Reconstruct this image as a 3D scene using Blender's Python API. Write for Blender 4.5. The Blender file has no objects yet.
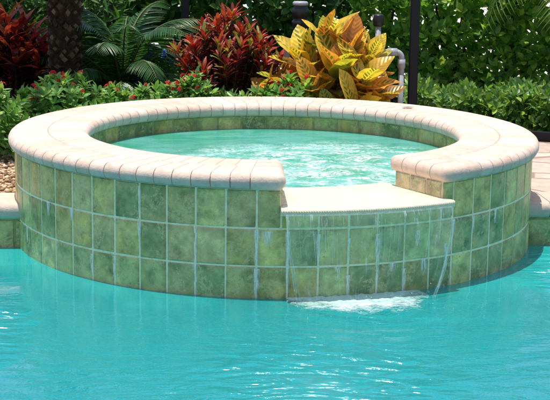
import bpy, bmesh, math, random
import numpy as np
from mathutils import Vector, Matrix
from mathutils.geometry import tessellate_polygon
random.seed(7); RNG = np.random.default_rng(11)
PI = math.pi; R = math.radians
sc = bpy.context.scene
C = sc.collection

# ------------------------------------------------------------------ helpers
def tag(o, label=None, cat=None, group=None, kind=None):
    if label: o['label'] = label
    if cat: o['category'] = cat
    if group: o['group'] = group
    if kind: o['kind'] = kind
    return o

def thing(name, label, cat, loc=(0, 0, 0), rz=0, group=None):
    o = bpy.data.objects.new(name, None); C.objects.link(o)
    o.location = loc; o.rotation_euler = (0, 0, rz); o.empty_display_size = .1
    return tag(o, label, cat, group)

def link(name, me, parent=None):
    o = bpy.data.objects.new(name, me); C.objects.link(o)
    if parent: o.parent = parent
    return o

def smooth(me, on=True, sharp=None):
    me.polygons.foreach_set('use_smooth', [on] * len(me.polygons))
    if sharp: me.set_sharp_from_angle(angle=R(sharp))

class MB:
    """collects vertices, faces, per-vertex colours and uvs of one mesh"""
    def __init__(s): s.v = []; s.f = []; s.c = []; s.uv = []
    def add(s, vs, fs, col=(1, 1, 1), uvs=None):
        o = len(s.v); s.v += [tuple(p) for p in vs]
        s.f += [tuple(i + o for i in f) for f in fs]
        if isinstance(col, list): s.c += col
        else: s.c += [col] * len(vs)
        s.uv += uvs if uvs else [(0, 0)] * len(vs)
    def box(s, x0, x1, y0, y1, z0, z1, col=(1, 1, 1)):
        s.add([(x0,y0,z0),(x1,y0,z0),(x1,y1,z0),(x0,y1,z0),(x0,y0,z1),(x1,y0,z1),(x1,y1,z1),(x0,y1,z1)],
              [(3,2,1,0),(4,5,6,7),(0,1,5,4),(1,2,6,5),(2,3,7,6),(3,0,4,7)], col)
    def tube(s, pts, rad, n=10, col=(1, 1, 1), cap=True):
        pts = [Vector(p) for p in pts]
        rads = rad if isinstance(rad, (list, tuple)) else [rad] * len(pts)
        vs = []; fs = []; up = Vector((0, 0, 1)); ref = None
        for i, p in enumerate(pts):
            d = (pts[min(i + 1, len(pts) - 1)] - pts[max(i - 1, 0)]).normalized()
            if ref is None: ref = Vector((1, 0, 0)) if abs(d.x) < .9 else Vector((0, 1, 0))
            a = (ref - d * ref.dot(d)).normalized(); b = d.cross(a); ref = a
            for k in range(n):
                t = 2 * PI * k / n
                vs.append(p + (a * math.cos(t) + b * math.sin(t)) * rads[i])
        for i in range(len(pts) - 1):
            for k in range(n):
                k2 = (k + 1) % n
                fs.append((i*n + k, i*n + k2, (i+1)*n + k2, (i+1)*n + k))
        if cap:
            fs.append(tuple(range(n))[::-1]); fs.append(tuple((len(pts)-1)*n + k for k in range(n)))
        s.add(vs, fs, col)
    def lathe(s, prof, n=24, loc=(0, 0, 0), col=(1, 1, 1)):
        vs = []; fs = []
        for r, z in prof:
            for k in range(n):
                t = 2*PI*k/n; vs.append((loc[0] + r*math.cos(t), loc[1] + r*math.sin(t), loc[2] + z))
        for i in range(len(prof)-1):
            for k in range(n):
                k2 = (k+1) % n; fs.append((i*n+k, i*n+k2, (i+1)*n+k2, (i+1)*n+k))
        s.add(vs, fs, col)
    def mesh(s, name, mat, sm=False):
        me = bpy.data.meshes.new(name); me.from_pydata(s.v, [], s.f); me.update()
        a = me.color_attributes.new('Col', 'FLOAT_COLOR', 'POINT')
        a.data.foreach_set('color', np.array([(c[0], c[1], c[2], 1) for c in s.c], dtype=np.float32).ravel())
        if any(u != (0, 0) for u in s.uv):
            ul = me.uv_layers.new(name='UV')
            li = np.empty(len(me.loops), dtype=np.int32); me.loops.foreach_get('vertex_index', li)
            ul.data.foreach_set('uv', np.array(s.uv, dtype=np.float32)[li].ravel())
        me.materials.append(mat); smooth(me, sm)
        return me
    def build(s, name, mat, parent=None, sm=False):
        return link(name, s.mesh(name, mat, sm), parent)

def norm(a): return a / np.maximum(np.linalg.norm(a, axis=-1, keepdims=True), 1e-9)

def scatter(name, tpl, d, up, s, p, col, mat, parent=None, sw=None):
    """one mesh of many copies of a leaf template; d = leaf axis, up = upper side, s = length, sw = width factor"""
    tv, tf, tu = tpl
    d = norm(np.asarray(d, float)); up = np.asarray(up, float); p = np.asarray(p, float)
    s = np.asarray(s, float); M = len(d); N = len(tv)
    x = norm(np.cross(d, up)); z = np.cross(x, d)
    w = s if sw is None else s * sw
    V = (p[:, None, :] + tv[None, :, 0, None] * x[:, None, :] * w[:, None, None]
         + tv[None, :, 1, None] * d[:, None, :] * s[:, None, None]
         + tv[None, :, 2, None] * z[:, None, :] * s[:, None, None]).reshape(-1, 3)
    F = (tf[None] + (np.arange(M) * N)[:, None, None]).reshape(-1, 4)
    me = bpy.data.meshes.new(name)
    me.vertices.add(len(V)); me.vertices.foreach_set('co', V.astype(np.float32).ravel())
    me.loops.add(F.size); me.loops.foreach_set('vertex_index', F.astype(np.int32).ravel())
    me.polygons.add(len(F)); me.polygons.foreach_set('loop_start', np.arange(0, F.size, 4, dtype=np.int32))
    me.update(calc_edges=True)
    a = me.color_attributes.new('Col', 'FLOAT_COLOR', 'POINT')
    cc = np.ones((M, N, 4), np.float32); cc[:, :, :3] = np.asarray(col)[:, None, :]
    a.data.foreach_set('color', cc.ravel())
    ul = me.uv_layers.new(name='UV')
    uv = np.tile(tu, (M, 1)); ul.data.foreach_set('uv', uv[F.ravel()].astype(np.float32).ravel())
    me.materials.append(mat); smooth(me)
    return link(name, me, parent)

def leaf_tpl(n=4, width=.3, fold=.25, curl=.2, peak=.45, tip=.02, wave=0.):
    v = []; u = []; f = []
    for i in range(n + 1):
        t = i / n
        e = math.log(.5) / math.log(peak)
        w = max(math.sin(PI * t**e), 0)**.8 * width / 2 + tip * (width if i else width * .6) * .5
        wv = wave * math.sin(t * 9)
        for sx in (-1, 0, 1):
            v.append((sx*w, t, fold*abs(sx)*w - curl*t*t + wv*sx*w)); u.append((.5 + sx*.5*w/(width/2 + 1e-6), t))
    for i in range(n):
        b = i*3
        f += [(b, b+1, b+4, b+3), (b+1, b+2, b+5, b+4)]
    return np.array(v), np.array(f), np.array(u)

def s2l(c):
    return tuple((x/12.92 if x <= .04045 else ((x+.055)/1.055)**2.4) for x in (c[0]/255, c[1]/255, c[2]/255))

# ------------------------------------------------------------------ materials
def newmat(name):
    m = bpy.data.materials.new(name); m.use_nodes = True
    nt = m.node_tree; nt.nodes.clear()
    return m, nt, nt.nodes, nt.links

class NT:
    def __init__(s, name):
        s.m, s.t, s.n, s.l = newmat(name)
        s.out = s.n.new('ShaderNodeOutputMaterial')
    def nd(s, typ, **kw):
        n = s.n.new(typ)
        for k, v in kw.items():
            if k.startswith('i_'):
                key = k[2:]
                inp = n.inputs[int(key)] if key.isdigit() else n.inputs[key.replace('_', ' ')]
                if hasattr(v, 'node'): s.l.new(v, inp)
                else: inp.default_value = v
            else: setattr(n, k, v)
        return n
    def coord(s, which='Object'): return s.nd('ShaderNodeTexCoord').outputs[which]
    def noise(s, scale, detail=4, rough=.55, vec=None, dist=0):
        n = s.nd('ShaderNodeTexNoise', i_Scale=scale, i_Detail=detail, i_Roughness=rough, i_Distortion=dist)
        s.l.new(vec if vec else s.coord(), n.inputs['Vector']); return n.outputs[0]
    def ramp(s, fac, stops):
        r = s.nd('ShaderNodeValToRGB'); s.l.new(fac, r.inputs[0])
        e = r.color_ramp.elements
        while len(e) < len(stops): e.new(.5)
        for i, (p, c) in enumerate(stops):
            e[i].position = p; e[i].color = (c, c, c, 1) if isinstance(c, (int, float)) else (*c[:3], 1)
        return r.outputs[0]
    def mix(s, fac, a, b, mode='MIX'):
        n = s.nd('ShaderNodeMix', data_type='RGBA', blend_type=mode)
        for inp, v in ((n.inputs[0], fac), (n.inputs[6], a), (n.inputs[7], b)):
            if hasattr(v, 'node'): s.l.new(v, inp)
            elif isinstance(v, (int, float)): inp.default_value = v
            else: inp.default_value = (*v[:3], 1)
        return n.outputs[2]
    def math(s, op, a, b=0., c=None, clamp=False):
        n = s.nd('ShaderNodeMath', operation=op, use_clamp=clamp)
        for i, v in enumerate((a, b) if c is None else (a, b, c)):
            if hasattr(v, 'node'): s.l.new(v, n.inputs[i])
            else: n.inputs[i].default_value = v
        return n.outputs[0]
    def attr(s, name='Col'): return s.nd('ShaderNodeAttribute', attribute_name=name).outputs['Color']
    def mapping(s, vec, scale=(1, 1, 1), loc=(0, 0, 0), rot=(0, 0, 0)):
        return s.nd('ShaderNodeMapping', i_Vector=vec, i_Scale=scale, i_Location=loc, i_Rotation=rot).outputs[0]
    def bump(s, h, strength=.3, dist=.01, normal=None):
        n = s.nd('ShaderNodeBump', i_Strength=strength, i_Distance=dist); s.l.new(h, n.inputs['Height'])
        if normal: s.l.new(normal, n.inputs['Normal'])
        return n.outputs[0]
    def pbr(s, col, rough=.5, spec=.5, normal=None, metal=0):
        n = s.nd('ShaderNodeBsdfPrincipled')
        for k, v in (('Base Color', col), ('Roughness', rough), ('Specular IOR Level', spec), ('Metallic', metal)):
            if hasattr(v, 'node'): s.l.new(v, n.inputs[k])
            else: n.inputs[k].default_value = (*v[:3], 1) if isinstance(v, tuple) else v
        if normal: s.l.new(normal, n.inputs['Normal'])
        return n.outputs[0]
    def mixs(s, fac, a, b):
        n = s.nd('ShaderNodeMixShader')
        if hasattr(fac, 'node'): s.l.new(fac, n.inputs[0])
        else: n.inputs[0].default_value = fac
        s.l.new(a, n.inputs[1]); s.l.new(b, n.inputs[2]); return n.outputs[0]
    def done(s, sh): s.l.new(sh, s.out.inputs[0]); return s.m

def leaf_mat(name, trans=.35, rough=.35, tgain=1.6, spec=.5, vein=None, veinamt=.5, veinfreq=9., patch=False):
    t = NT(name)
    col = t.attr()
    var = t.ramp(t.noise(14, 3), [(.3, .62), (.7, 1.25)])
    col = t.mix(1., col, var, 'MULTIPLY')
    uv = t.nd('ShaderNodeTexCoord').outputs['UV']
    sp = t.nd('ShaderNodeSeparateXYZ', i_Vector=uv)
    ax = t.math('ABSOLUTE', t.math('SUBTRACT', sp.outputs[0], .5))
    mid = t.ramp(ax, [(.0, 1.), (.07, 0.)])
    nrm = None
    if vein:
        ph = t.math('SUBTRACT', sp.outputs[1], t.math('MULTIPLY', ax, .55))
        wv = t.math('FRACT', t.math('MULTIPLY', ph, veinfreq))
        tri = t.math('ABSOLUTE', t.math('SUBTRACT', wv, .5))
        if patch:   # green islands between pale veins, strongest by the midrib
            lim = t.math('ADD', t.math('MULTIPLY', t.noise(9, 2), .5), -.02)
            near = t.math('LESS_THAN', ax, lim)
            isl = t.math('MULTIPLY', t.math('LESS_THAN', tri, .3), near)
            isl = t.math('MULTIPLY', t.math('MULTIPLY', isl, t.ramp(t.noise(5.5, 2), [(.38, .15), (.55, 1.)])), t.math('GREATER_THAN', ax, .035))
            col = t.mix(t.math('MULTIPLY', isl, veinamt), col, vein)
        else:
            ln = t.math('MAXIMUM', mid, t.ramp(tri, [(.36, 0.), (.47, .7)]))
            col = t.mix(t.math('MULTIPLY', ln, veinamt), col, vein)
        nrm = t.bump(tri, .35, .01)
    else:
        nrm = t.bump(ax, .3, .01)
    pb = t.pbr(col, rough, spec, nrm)
    tc = t.mix(1., col, (tgain, tgain*1.02, tgain*.55), 'MULTIPLY')
    tr = t.nd('ShaderNodeBsdfTranslucent'); t.l.new(tc, tr.inputs[0])
    return t.done(t.mixs(trans, pb, tr.outputs[0]))

def flat_mat(name, col, rough=.5, spec=.5, var=.25, scale=20, bump=.15, metal=0):
    t = NT(name)
    c = t.mix(1., col, t.ramp(t.noise(scale, 5), [(.25, 1 - var), (.75, 1 + var)]), 'MULTIPLY')
    return t.done(t.pbr(c, rough, spec, t.bump(t.noise(scale*3, 4), bump, .005), metal))

def attr_mat(name, rough=.6, spec=.3, var=.3, scale=25, bump=.3, dist=.005):
    t = NT(name)
    c = t.mix(1., t.attr(), t.ramp(t.noise(scale, 5), [(.25, 1 - var), (.75, 1 + var)]), 'MULTIPLY')
    return t.done(t.pbr(c, rough, spec, t.bump(t.noise(scale*2.5, 5), bump, dist)))

def tile_mat(name, warm=0.):
    t = NT(name)
    co = t.nd('ShaderNodeVectorMath', operation='MULTIPLY_ADD', i_0=t.coord('UV'), i_1=(37., 53., 0.), i_2=t.coord()).outputs[0]   # the pattern changes from tile to tile
    base = t.attr()
    n1 = t.noise(8, 5, .6, co, .2)
    n2 = t.noise(15, 7, .66, co, .25)
    n3 = t.noise(85, 4, .65, co)
    n4 = t.noise(15, 8, .72, t.mapping(co, (1, 1, 1), (5, 3, 2)), .5)
    c = t.mix(1., base, t.ramp(n2, [(.3, .45), (.5, 1.), (.72, 1.65)]), 'MULTIPLY')
    c = t.mix(t.math('MULTIPLY', t.ramp(n1, [(.5, 0.), (.66, 1.)]), .7 + warm*.2), c, (.60, .48, .22))        # ochre clouds
    c = t.mix(t.math('MULTIPLY', t.ramp(n1, [(.32, 1.), (.47, 0.)]), .5), c, (.15, .26, .10))                  # bluish green clouds
    fleck = t.math('MULTIPLY', t.ramp(n4, [(.53, 0.), (.56, 1.), (.60, 1.), (.63, 0.)]), t.ramp(n3, [(.40, 0.), (.52, 1.)]))
    c = t.mix(t.math('MULTIPLY', fleck, .8), c, (.66, .55, .28))
    rust = t.math('MULTIPLY', t.ramp(n2, [(.6, 0.), (.67, 1.)]), t.ramp(n3, [(.48, 0.), (.62, 1.)]))
    c = t.mix(t.math('MULTIPLY', rust, .7), c, (.40, .20, .06))
    dark = t.math('MULTIPLY', t.ramp(n3, [(.30, 1.), (.42, 0.)]), .28)
    c = t.mix(dark, c, (.05, .085, .04))
    h = t.math('ADD', n2, t.math('MULTIPLY', n3, .5))
    return t.done(t.pbr(c, t.ramp(n2, [(.3, .25), (.7, .55)]), .45, t.bump(h, .45, .006)))

def stone_mat(name, scale=30, rough=.75, bump=.35, pits=True):
    t = NT(name)
    co = t.coord()
    n1 = t.noise(scale, 6, .65, co); n2 = t.noise(scale*4, 4, .7, co); n3 = t.noise(4, 3, .5, co)
    c = t.mix(1., t.attr(), t.ramp(n1, [(.28, .82), (.5, 1.), (.75, 1.08)]), 'MULTIPLY')
    c = t.mix(1., c, t.ramp(n3, [(.3, (.93, .91, .91)), (.7, (1.05, 1.04, 1.03))]), 'MULTIPLY')
    c = t.mix(t.math('MULTIPLY', t.ramp(n2, [(.62, 0.), (.7, 1.)]), .3), c, (.42, .3, .24))
    return t.done(t.pbr(c, rough, .3, t.bump(t.math('ADD', n1, t.math('MULTIPLY', n2, .6)), bump, .006)))

def water_mat(name, body, tint, diff=.4, scale=1., bump=.5, foam=None, rough=.02, murk=None):
    """a tinted see-through surface over a real basin, part scattering, with a fresnel mirror on rippled normals"""
    t = NT(name)
    geo = t.nd('ShaderNodeNewGeometry').outputs['Position']
    big = t.noise(2.3*scale, 3, .5, t.mapping(geo, (1, 1.7, 1)), 1.0)
    mid = t.noise(7*scale, 4, .55, t.mapping(geo, (1, 2.0, 1), (3, 1, 0)), 1.3)
    fine = t.noise(22*scale, 3, .5, t.mapping(geo, (1, 1.9, 1), (1, 7, 0)), .6)
    spx = t.nd('ShaderNodeSeparateXYZ', i_Vector=geo)
    return t, geo, big, mid, fine, spx

def finish_water(t, nrm, body_sh, tint, diff, rough, boost=1.0):
    tr = t.nd('ShaderNodeBsdfTransparent')
    if hasattr(tint, 'node'): t.l.new(tint, tr.inputs[0])
    else: tr.inputs[0].default_value = (*tint, 1)
    under = t.mixs(diff, tr.outputs[0], body_sh)
    gl = t.nd('ShaderNodeBsdfGlossy', i_Roughness=rough, distribution='GGX'); gl.inputs[0].default_value = (1, 1, 1, 1)
    t.l.new(nrm, gl.inputs['Normal'])
    fr = t.nd('ShaderNodeFresnel', i_IOR=1.33); t.l.new(nrm, fr.inputs['Normal'])
    return t.mixs(t.math('MINIMUM', t.math('MULTIPLY', fr.outputs[0], boost), .36), under, gl.outputs[0])

# ------------------------------------------------------------------ layout constants (metres; pool water is z = 0)
RW = 1.2; RI = .90                    # spa wall outer / inner radius
CT, CB = .500, .432                   # coping top / bottom
SPA_Z = .366                          # spa water
DECK = .20
A0, A1 = R(-88.4), R(-55.4)           # the spillway opening
EA = math.atan(.083)                  # pool edge direction
EO = Vector((-1.18, -.386, 0)); EU = Vector((math.cos(EA), math.sin(EA), 0)); EV = Vector((-math.sin(EA), math.cos(EA), 0))
def PE(u, v, z=0): return EO + EU*u + EV*v + Vector((0, 0, z))

def edge_hits(r, v=0.):
    o = PE(0, v); b = o.x*EU.x + o.y*EU.y; c = o.x**2 + o.y**2 - r*r
    q = math.sqrt(b*b - c); return -b - q, -b + q

def spa_arc(r, v=0., n=60, front=True):
    """points on the circle r from the left hit of the edge line round the front (or back) to the right hit"""
    ul, ur = edge_hits(r, v); pl, pr = PE(ul, v), PE(ur, v)
    al, ar = math.atan2(pl.y, pl.x), math.atan2(pr.y, pr.x)
    if front:
        al = al % (2*PI); ar = ar % (2*PI)
        if ar < al: ar += 2*PI
    else:
        al = al % (2*PI); ar = ar % (2*PI)
        if ar > al: ar -= 2*PI
    return [Vector((r*math.cos(al + (ar-al)*i/n), r*math.sin(al + (ar-al)*i/n), 0)) for i in range(n+1)]

def sheet(name, outer, holes, z, mat, parent=None):
    polys = [[Vector((p.x, p.y, 0)) for p in outer]] + [[Vector((p.x, p.y, 0)) for p in h] for h in holes]
    tris = tessellate_polygon(polys); flat = [p for q in polys for p in q]
    bm = bmesh.new(); vs = [bm.verts.new((p.x, p.y, z)) for p in flat]
    for tr in tris:
        try: bm.faces.new([vs[i] for i in tr])
        except ValueError: pass
    bmesh.ops.recalc_face_normals(bm, faces=bm.faces[:])
    for f in bm.faces:
        if f.normal.z < 0: f.normal_flip()
    me = bpy.data.meshes.new(name); bm.to_mesh(me); bm.free(); me.materials.append(mat)
    return link(name, me, parent)

# ------------------------------------------------------------------ pool, ground, deck
UL, UR = -3.2, 5.4; VN = -5.0         # pool rectangle in edge coordinates
ul, ur = edge_hits(RW - .02)
pool_poly = [PE(UL, VN), PE(UR, VN), PE(UR, 0)] + spa_arc(RW - .02)[::-1] + [PE(UL, 0)]
hole_poly = [PE(UL, VN), PE(UR, VN), PE(UR, 0)] + spa_arc(RW - .10, front=False)[::-1] + [PE(UL, 0)]
hole_poly = [PE(UL-.02, VN-.02), PE(UR+.02, VN-.02), PE(UR+.02, .02)] + spa_arc(RW - .10, .02, front=False)[::-1] + [PE(UL-.02, .02)]

# soil
t = NT('soil'); co = t.coord()
c = t.ramp(t.noise(38, 6, .7, co), [(.3, (.018, .012, .008)), (.5, (.05, .033, .02)), (.75, (.12, .08, .05))])
far = t.ramp(t.noise(3, 5, .6, co), [(.3, (.03, .05, .015)), (.7, (.06, .09, .03))])
yy = t.nd('ShaderNodeSeparateXYZ', i_Vector=co).outputs[1]
c = t.mix(t.ramp(t.math('MULTIPLY', t.math('ADD', yy, 0.), .05), [(.24, 0.), (.27, 1.)]), c, far)
M_soil = t.done(t.pbr(c, .95, .1, t.bump(t.noise(60, 6, .7, co), .8, .02)))
big = 400
tag(sheet('ground', [Vector((-big, -big, 0)), Vector((big, -big, 0)), Vector((big, big, 0)), Vector((-big, big, 0))], [hole_poly], .155, M_soil), kind='structure')

# pool basin
t = NT('pool_plaster'); co = t.coord()
c = t.mix(1., (.30, .62, .66), t.ramp(t.noise(55, 4, .7, co), [(.3, .8), (.7, 1.15)]), 'MULTIPLY')
c = t.mix(1., c, t.ramp(t.noise(2.2, 3, .5, co), [(.3, .86), (.7, 1.1)]), 'MULTIPLY')
M_plaster = t.done(t.pbr(c, .7, .3))
mb = MB(); loop = [PE(UL, VN), PE(UR, VN), PE(UR, 0), PE(UL, 0)]
for i in range(4):
    a, b = loop[i], loop[(i+1) % 4]
    mb.add([(a.x, a.y, -1.3), (b.x, b.y, -1.3), (b.x, b.y, -.17), (a.x, a.y, -.17)], [(0, 1, 2, 3)])
mb.add([(p.x, p.y, -1.3) for p in loop], [(0, 1, 2, 3)])
tag(mb.build('pool_basin', M_plaster), kind='structure')

GREENS = [s2l(c) for c in ((182, 176, 112), (166, 170, 112), (194, 178, 108), (148, 162, 110), (202, 184, 126), (172, 176, 116), (130, 146, 98), (188, 168, 98))]
def tcol(k=1., warm=0.):
    g = random.choice(GREENS); j = random.uniform(.9, 1.42)*k
    return (g[0]*j*(1+warm*.5), g[1]*j, g[2]*j*(1-warm*.4))
M_tile = tile_mat('mottled_green_tile'); M_tile_in = tile_mat('mottled_olive_tile', 1.)
t = NT('tile_grout'); co = t.coord()
c = t.ramp(t.noise(30, 5, .65, co), [(.25, (.74, .60, .30)), (.5, (.95, .87, .60)), (.75, (.95, .92, .74))])
M_grout = t.done(t.pbr(c, .8, .2, t.bump(t.noise(120, 3), .4, .003)))
M_grout_dk = flat_mat('band_grout', (.40, .35, .17), .8, .2, .4, 30)

# tile band at the water line of the pool
mb = MB(); gb = MB()
for i in range(4):
    a, b = loop[i], loop[(i+1) % 4]; L = (b-a).length; d = (b-a).normalized(); nn = Vector((-d.y, d.x, 0))
    n = round(L/.154); w = L/n
    for k in range(n):
        for z0 in (.128-.152*2, .128-.152):
            s0, s1, e, za, zb = k*w+.004, (k+1)*w-.004, .004, z0+.004, z0+.148
            P = lambda s, z, o: a + d*s + nn*o + Vector((0, 0, z))
            vs = [P(s0, za, .004), P(s1, za, .004), P(s1, zb, .004), P(s0, zb, .004), P(s0+e, za+e, .009), P(s1-e, za+e, .009), P(s1-e, zb-e, .009), P(s0+e, zb-e, .009)]
            mb.add(vs, [(0, 1, 5, 4), (1, 2, 6, 5), (2, 3, 7, 6), (3, 0, 4, 7), (4, 5, 6, 7)], tcol(.72, .35), [(random.uniform(.01, 1), random.random())]*8)
    P = lambda s, z, o: a + d*s + nn*o + Vector((0, 0, z))
    gb.add([P(0, -.18, .005), P(L, -.18, .005), P(L, .15, .005), P(0, .15, .005)], [(0, 1, 2, 3)])
ban = mb.build('pool_tile_band', M_tile_in); tag(ban, kind='structure')
gr = gb.build('band_grout', M_grout_dk, ban)

# coping bricks ------------------------------------------------
M_cop = stone_mat('pink_beige_brick', 34)
M_mortar = flat_mat('coping_mortar', (.44, .33, .27), .9, .2, .3, 60)
BRICK = [s2l(c) for c in ((221, 195, 178), (224, 199, 183), (217, 190, 172), (226, 202, 188), (220, 194, 180))]
def bcol(k=1.):
    b = random.choice(BRICK); j = random.uniform(.98, 1.02)*k
    return (b[0]*j, b[1]*j, b[2]*j)

def bull_profile(r0, r1, z0, z1, outer=True, seg=7):
    """closed profile of a bullnose brick in (r, z): square at r0, rounded at r1"""
    h = (z1-z0)/2*.96; zc = (z0+z1)/2; sgn = 1 if r1 > r0 else -1
    pts = [(r0, z0+.001), (r0, z1-.002), (r0 + sgn*.003, z1)]
    cx = r1 - sgn*h
    for i in range(seg+1):
        a = PI/2 - PI*i/seg
        pts.append((cx + sgn*h*math.cos(a), zc + (z1-z0)/2*math.sin(a)))
    pts.append((r0 + sgn*.003, z0))
    return pts

def ring_brick(mb, prof, a0, a1, col, n=3, ch=.0025):
    vs = []; fs = []; m = len(prof)
    rm = sum(p[0] for p in prof)/m; zc = sum(p[1] for p in prof)/m
    da = ch/rm
    angs = [(a0, .975), (a0+da, 1.)] + [(a0+da + (a1-a0-2*da)*i/n, 1.) for i in range(1, n)] + [(a1-da, 1.), (a1, .975)]
    for a, k in angs:
        for r, z in prof:
            rr = rm + (r-rm)*(1-(1-k)*.5); zz = zc + (z-zc)*k
            vs.append((rr*math.cos(a), rr*math.sin(a), zz))
    for i in range(len(angs)-1):
        for j in range(m):
            j2 = (j+1) % m
            fs.append((i*m+j, (i+1)*m+j, (i+1)*m+j2, i*m+j2))
    fs.append(tuple(range(m))); fs.append(tuple((len(angs)-1)*m + j for j in range(m))[::-1])
    mb.add(vs, fs, col)

def bevel_brick(mb, size, exposed, mapf, col, off=.03):
    """box x 0..sx, y 0..sy, z 0..sz ; edges between two exposed faces / next to them rounded; mapf places it"""
    bm = bmesh.new(); bmesh.ops.create_cube(bm, size=1)
    for v in bm.verts: v.co = Vector(((v.co.x+.5)*size[0], (v.co.y+.5)*size[1], (v.co.z+.5)*size[2]))
    es = []
    for e in bm.edges:
        m = (e.verts[0].co + e.verts[1].co)/2
        fc = set()
        for ax, nm in ((0, 'x'), (1, 'y'), (2, 'z')):
            if m[ax] < 1e-6: fc.add('-'+nm)
            if m[ax] > size[ax]-1e-6: fc.add('+'+nm)
        if (fc & exposed) and not (fc - exposed - {'-z', '+z'}): es.append(e)
    bmesh.ops.bevel(bm, geom=es, offset=off, segments=5, profile=.5, affect='EDGES')
    bm.verts.ensure_lookup_table(); bm.verts.index_update()
    mb.add([mapf(v.co) for v in bm.verts], [[v.index for v in f.verts] for f in bm.faces], col)
    bm.free()

# pool coping along the back edge, left and right of the spa, and round the other three sides
mb = MB(); mo = MB(); CD = .27
def straight_coping(o, d, nn, L):
    n = round(L/.15); w = L/n
    for k in range(n):
        def mp(v, k=k): return o + d*(k*w+.002+v.x) + nn*(v.y-.035) + Vector((0, 0, .130+v.z))
        bevel_brick(mb, (w-.004, CD, .073), {'-y'}, mp, bcol(.84), .032)
    a = o - nn*.012; b = o + nn*(CD-.04)
    q = [a, a + d*L, b + d*L, b]
    mo.add([(p.x, p.y, z) for z in (.134, .198) for p in q], [(3, 2, 1, 0), (4, 5, 6, 7), (0, 1, 5, 4), (1, 2, 6, 5), (2, 3, 7, 6), (3, 0, 4, 7)])
hl, hr = edge_hits(1.185, .03)
straight_coping(PE(UL, 0), EU, EV, hl-UL+.03)
straight_coping(PE(hr-.05, 0), EU, EV, UR-hr+.05)
straight_coping(PE(UR, -.04), -EV, EU, abs(VN)-.08)
straight_coping(PE(UR, VN), -EU, -EV, UR-UL)
straight_coping(PE(UL, VN+.04), EV, -EU, abs(VN)-.08)
cp = mb.build('pool_coping', M_cop, sm=False); tag(cp, kind='structure')
mo.build('coping_mortar', M_mortar, cp)
smooth(cp.data, True, 38)

# stone deck on the right
t = NT('stone_paving'); co = t.coord()
wc = t.mix(.09, co, t.nd('ShaderNodeTexNoise', i_Scale=2.5, i_Detail=2).outputs['Color'], 'ADD')
vs_ = t.mapping(wc, (1, 1, 0), (.3, .15, 0), (0, 0, .5))
vo = t.nd('ShaderNodeTexVoronoi', feature='DISTANCE_TO_EDGE', i_Scale=3.4, i_Randomness=.8); t.l.new(vs_, vo.inputs['Vector'])
vc = t.nd('ShaderNodeTexVoronoi', feature='F1', i_Scale=3.4, i_Randomness=.8); t.l.new(vs_, vc.inputs['Vector'])
hue = t.nd('ShaderNodeSeparateColor', i_Color=vc.outputs['Color']).outputs[0]
c = t.ramp(hue, [(0., (.50, .37, .30)), (.4, (.60, .46, .38)), (.75, (.55, .42, .35)), (1., (.64, .52, .43))])
c = t.mix(1., c, t.ramp(t.noise(16, 6, .65, co), [(.3, .78), (.7, 1.15)]), 'MULTIPLY')
ln = t.ramp(vo.outputs['Distance'], [(.012, 1.), (.04, 0.)])
c = t.mix(t.math('MULTIPLY', ln, .75), c, (.22, .13, .09))
M_pave = t.done(t.pbr(c, .75, .3, t.bump(t.math('SUBTRACT', t.noise(40, 5, .6, co), t.math('MULTIPLY', ln, 1.5)), .5, .008)))
RLN = lambda x: 1.75 - .45*(x-1.457)          # front of the enclosure rail
arcR = [Vector((1.21*math.cos(a), 1.21*math.sin(a), 0)) for a in [R(v) for v in range(62, -8, -3)]]
v0 = CD-.045
deck = [Vector((1.21*math.cos(R(62)), 2.05, 0))] + arcR + [PE(edge_hits(1.21, v0)[1], v0), PE(UR+.28, v0)] + [PE(UR+.28, VN-.3), PE(UR+4, VN-.3), Vector((UR+3, -1, 0))]
deck = [p for p in deck]
sh = sheet('stone_deck', deck, [], DECK-.004, M_pave); tag(sh, kind='structure')
near = [PE(UL-3, VN-4), PE(UR+4, VN-4), PE(UR+4, VN-.26), PE(UL-3, VN-.26)]
tag(sheet('stone_terrace', near, [], DECK-.004, M_pave), kind='structure')

# gravel bed on the left: base sheet plus real pebbles
t = NT('gravel'); co = t.coord()
vo = t.nd('ShaderNodeTexVoronoi', feature='F1', i_Scale=75.); t.l.new(co, vo.inputs['Vector'])
gc = t.nd('ShaderNodeSeparateColor', i_Color=vo.outputs['Color']).outputs[0]
c = t.ramp(gc, [(0., (.20, .11, .06)), (.35, (.40, .26, .15)), (.7, (.55, .40, .25)), (1., (.68, .56, .40))])
M_gravel = t.done(t.pbr(c, .85, .2, t.bump(vo.outputs['Distance'], .8, .01)))
ga = [Vector((1.21*math.cos(R(a)), 1.21*math.sin(R(a)), 0)) for a in range(130, 190, 4)]
gv = CD-.045
gpoly = [PE(UL, gv), PE(edge_hits(1.21, gv)[0], gv)] + [p for p in ga if (p-EO).dot(EV) > gv+.02][::-1] + [Vector((-1.0, 1.15, 0)), Vector((-4, 1.15, 0))]
gs = sheet('gravel_bed', gpoly, [], .172, M_gravel); tag(gs, kind='stuff')
pb = MB()
ico = bmesh.new(); bmesh.ops.create_icosphere(ico, subdivisions=1, radius=1); iv = [v.co.copy() for v in ico.verts]; ico.verts.index_update(); ifc = [[v.index for v in f.verts] for f in ico.faces]; ico.free()
for _ in range(2600):
    x = random.uniform(-2.1, -.95); y = random.uniform(-.2, 1.1)
    if math.hypot(x, y) < 1.215 or (Vector((x, y, 0))-EO).dot(EV) < gv+.01: continue
    s = random.uniform(.006, .014); m = Matrix.Rotation(random.random()*6, 3, 'Z') @ Matrix.Diagonal((s*random.uniform(.8, 1.5), s, s*.7))
    col = random.choice([(.22, .12, .07), (.42, .28, .16), (.55, .40, .26), (.66, .54, .40), (.36, .22, .12)])
    pb.add([m @ v + Vector((x, y, .174+s*.3)) for v in iv], ifc, col)
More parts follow.
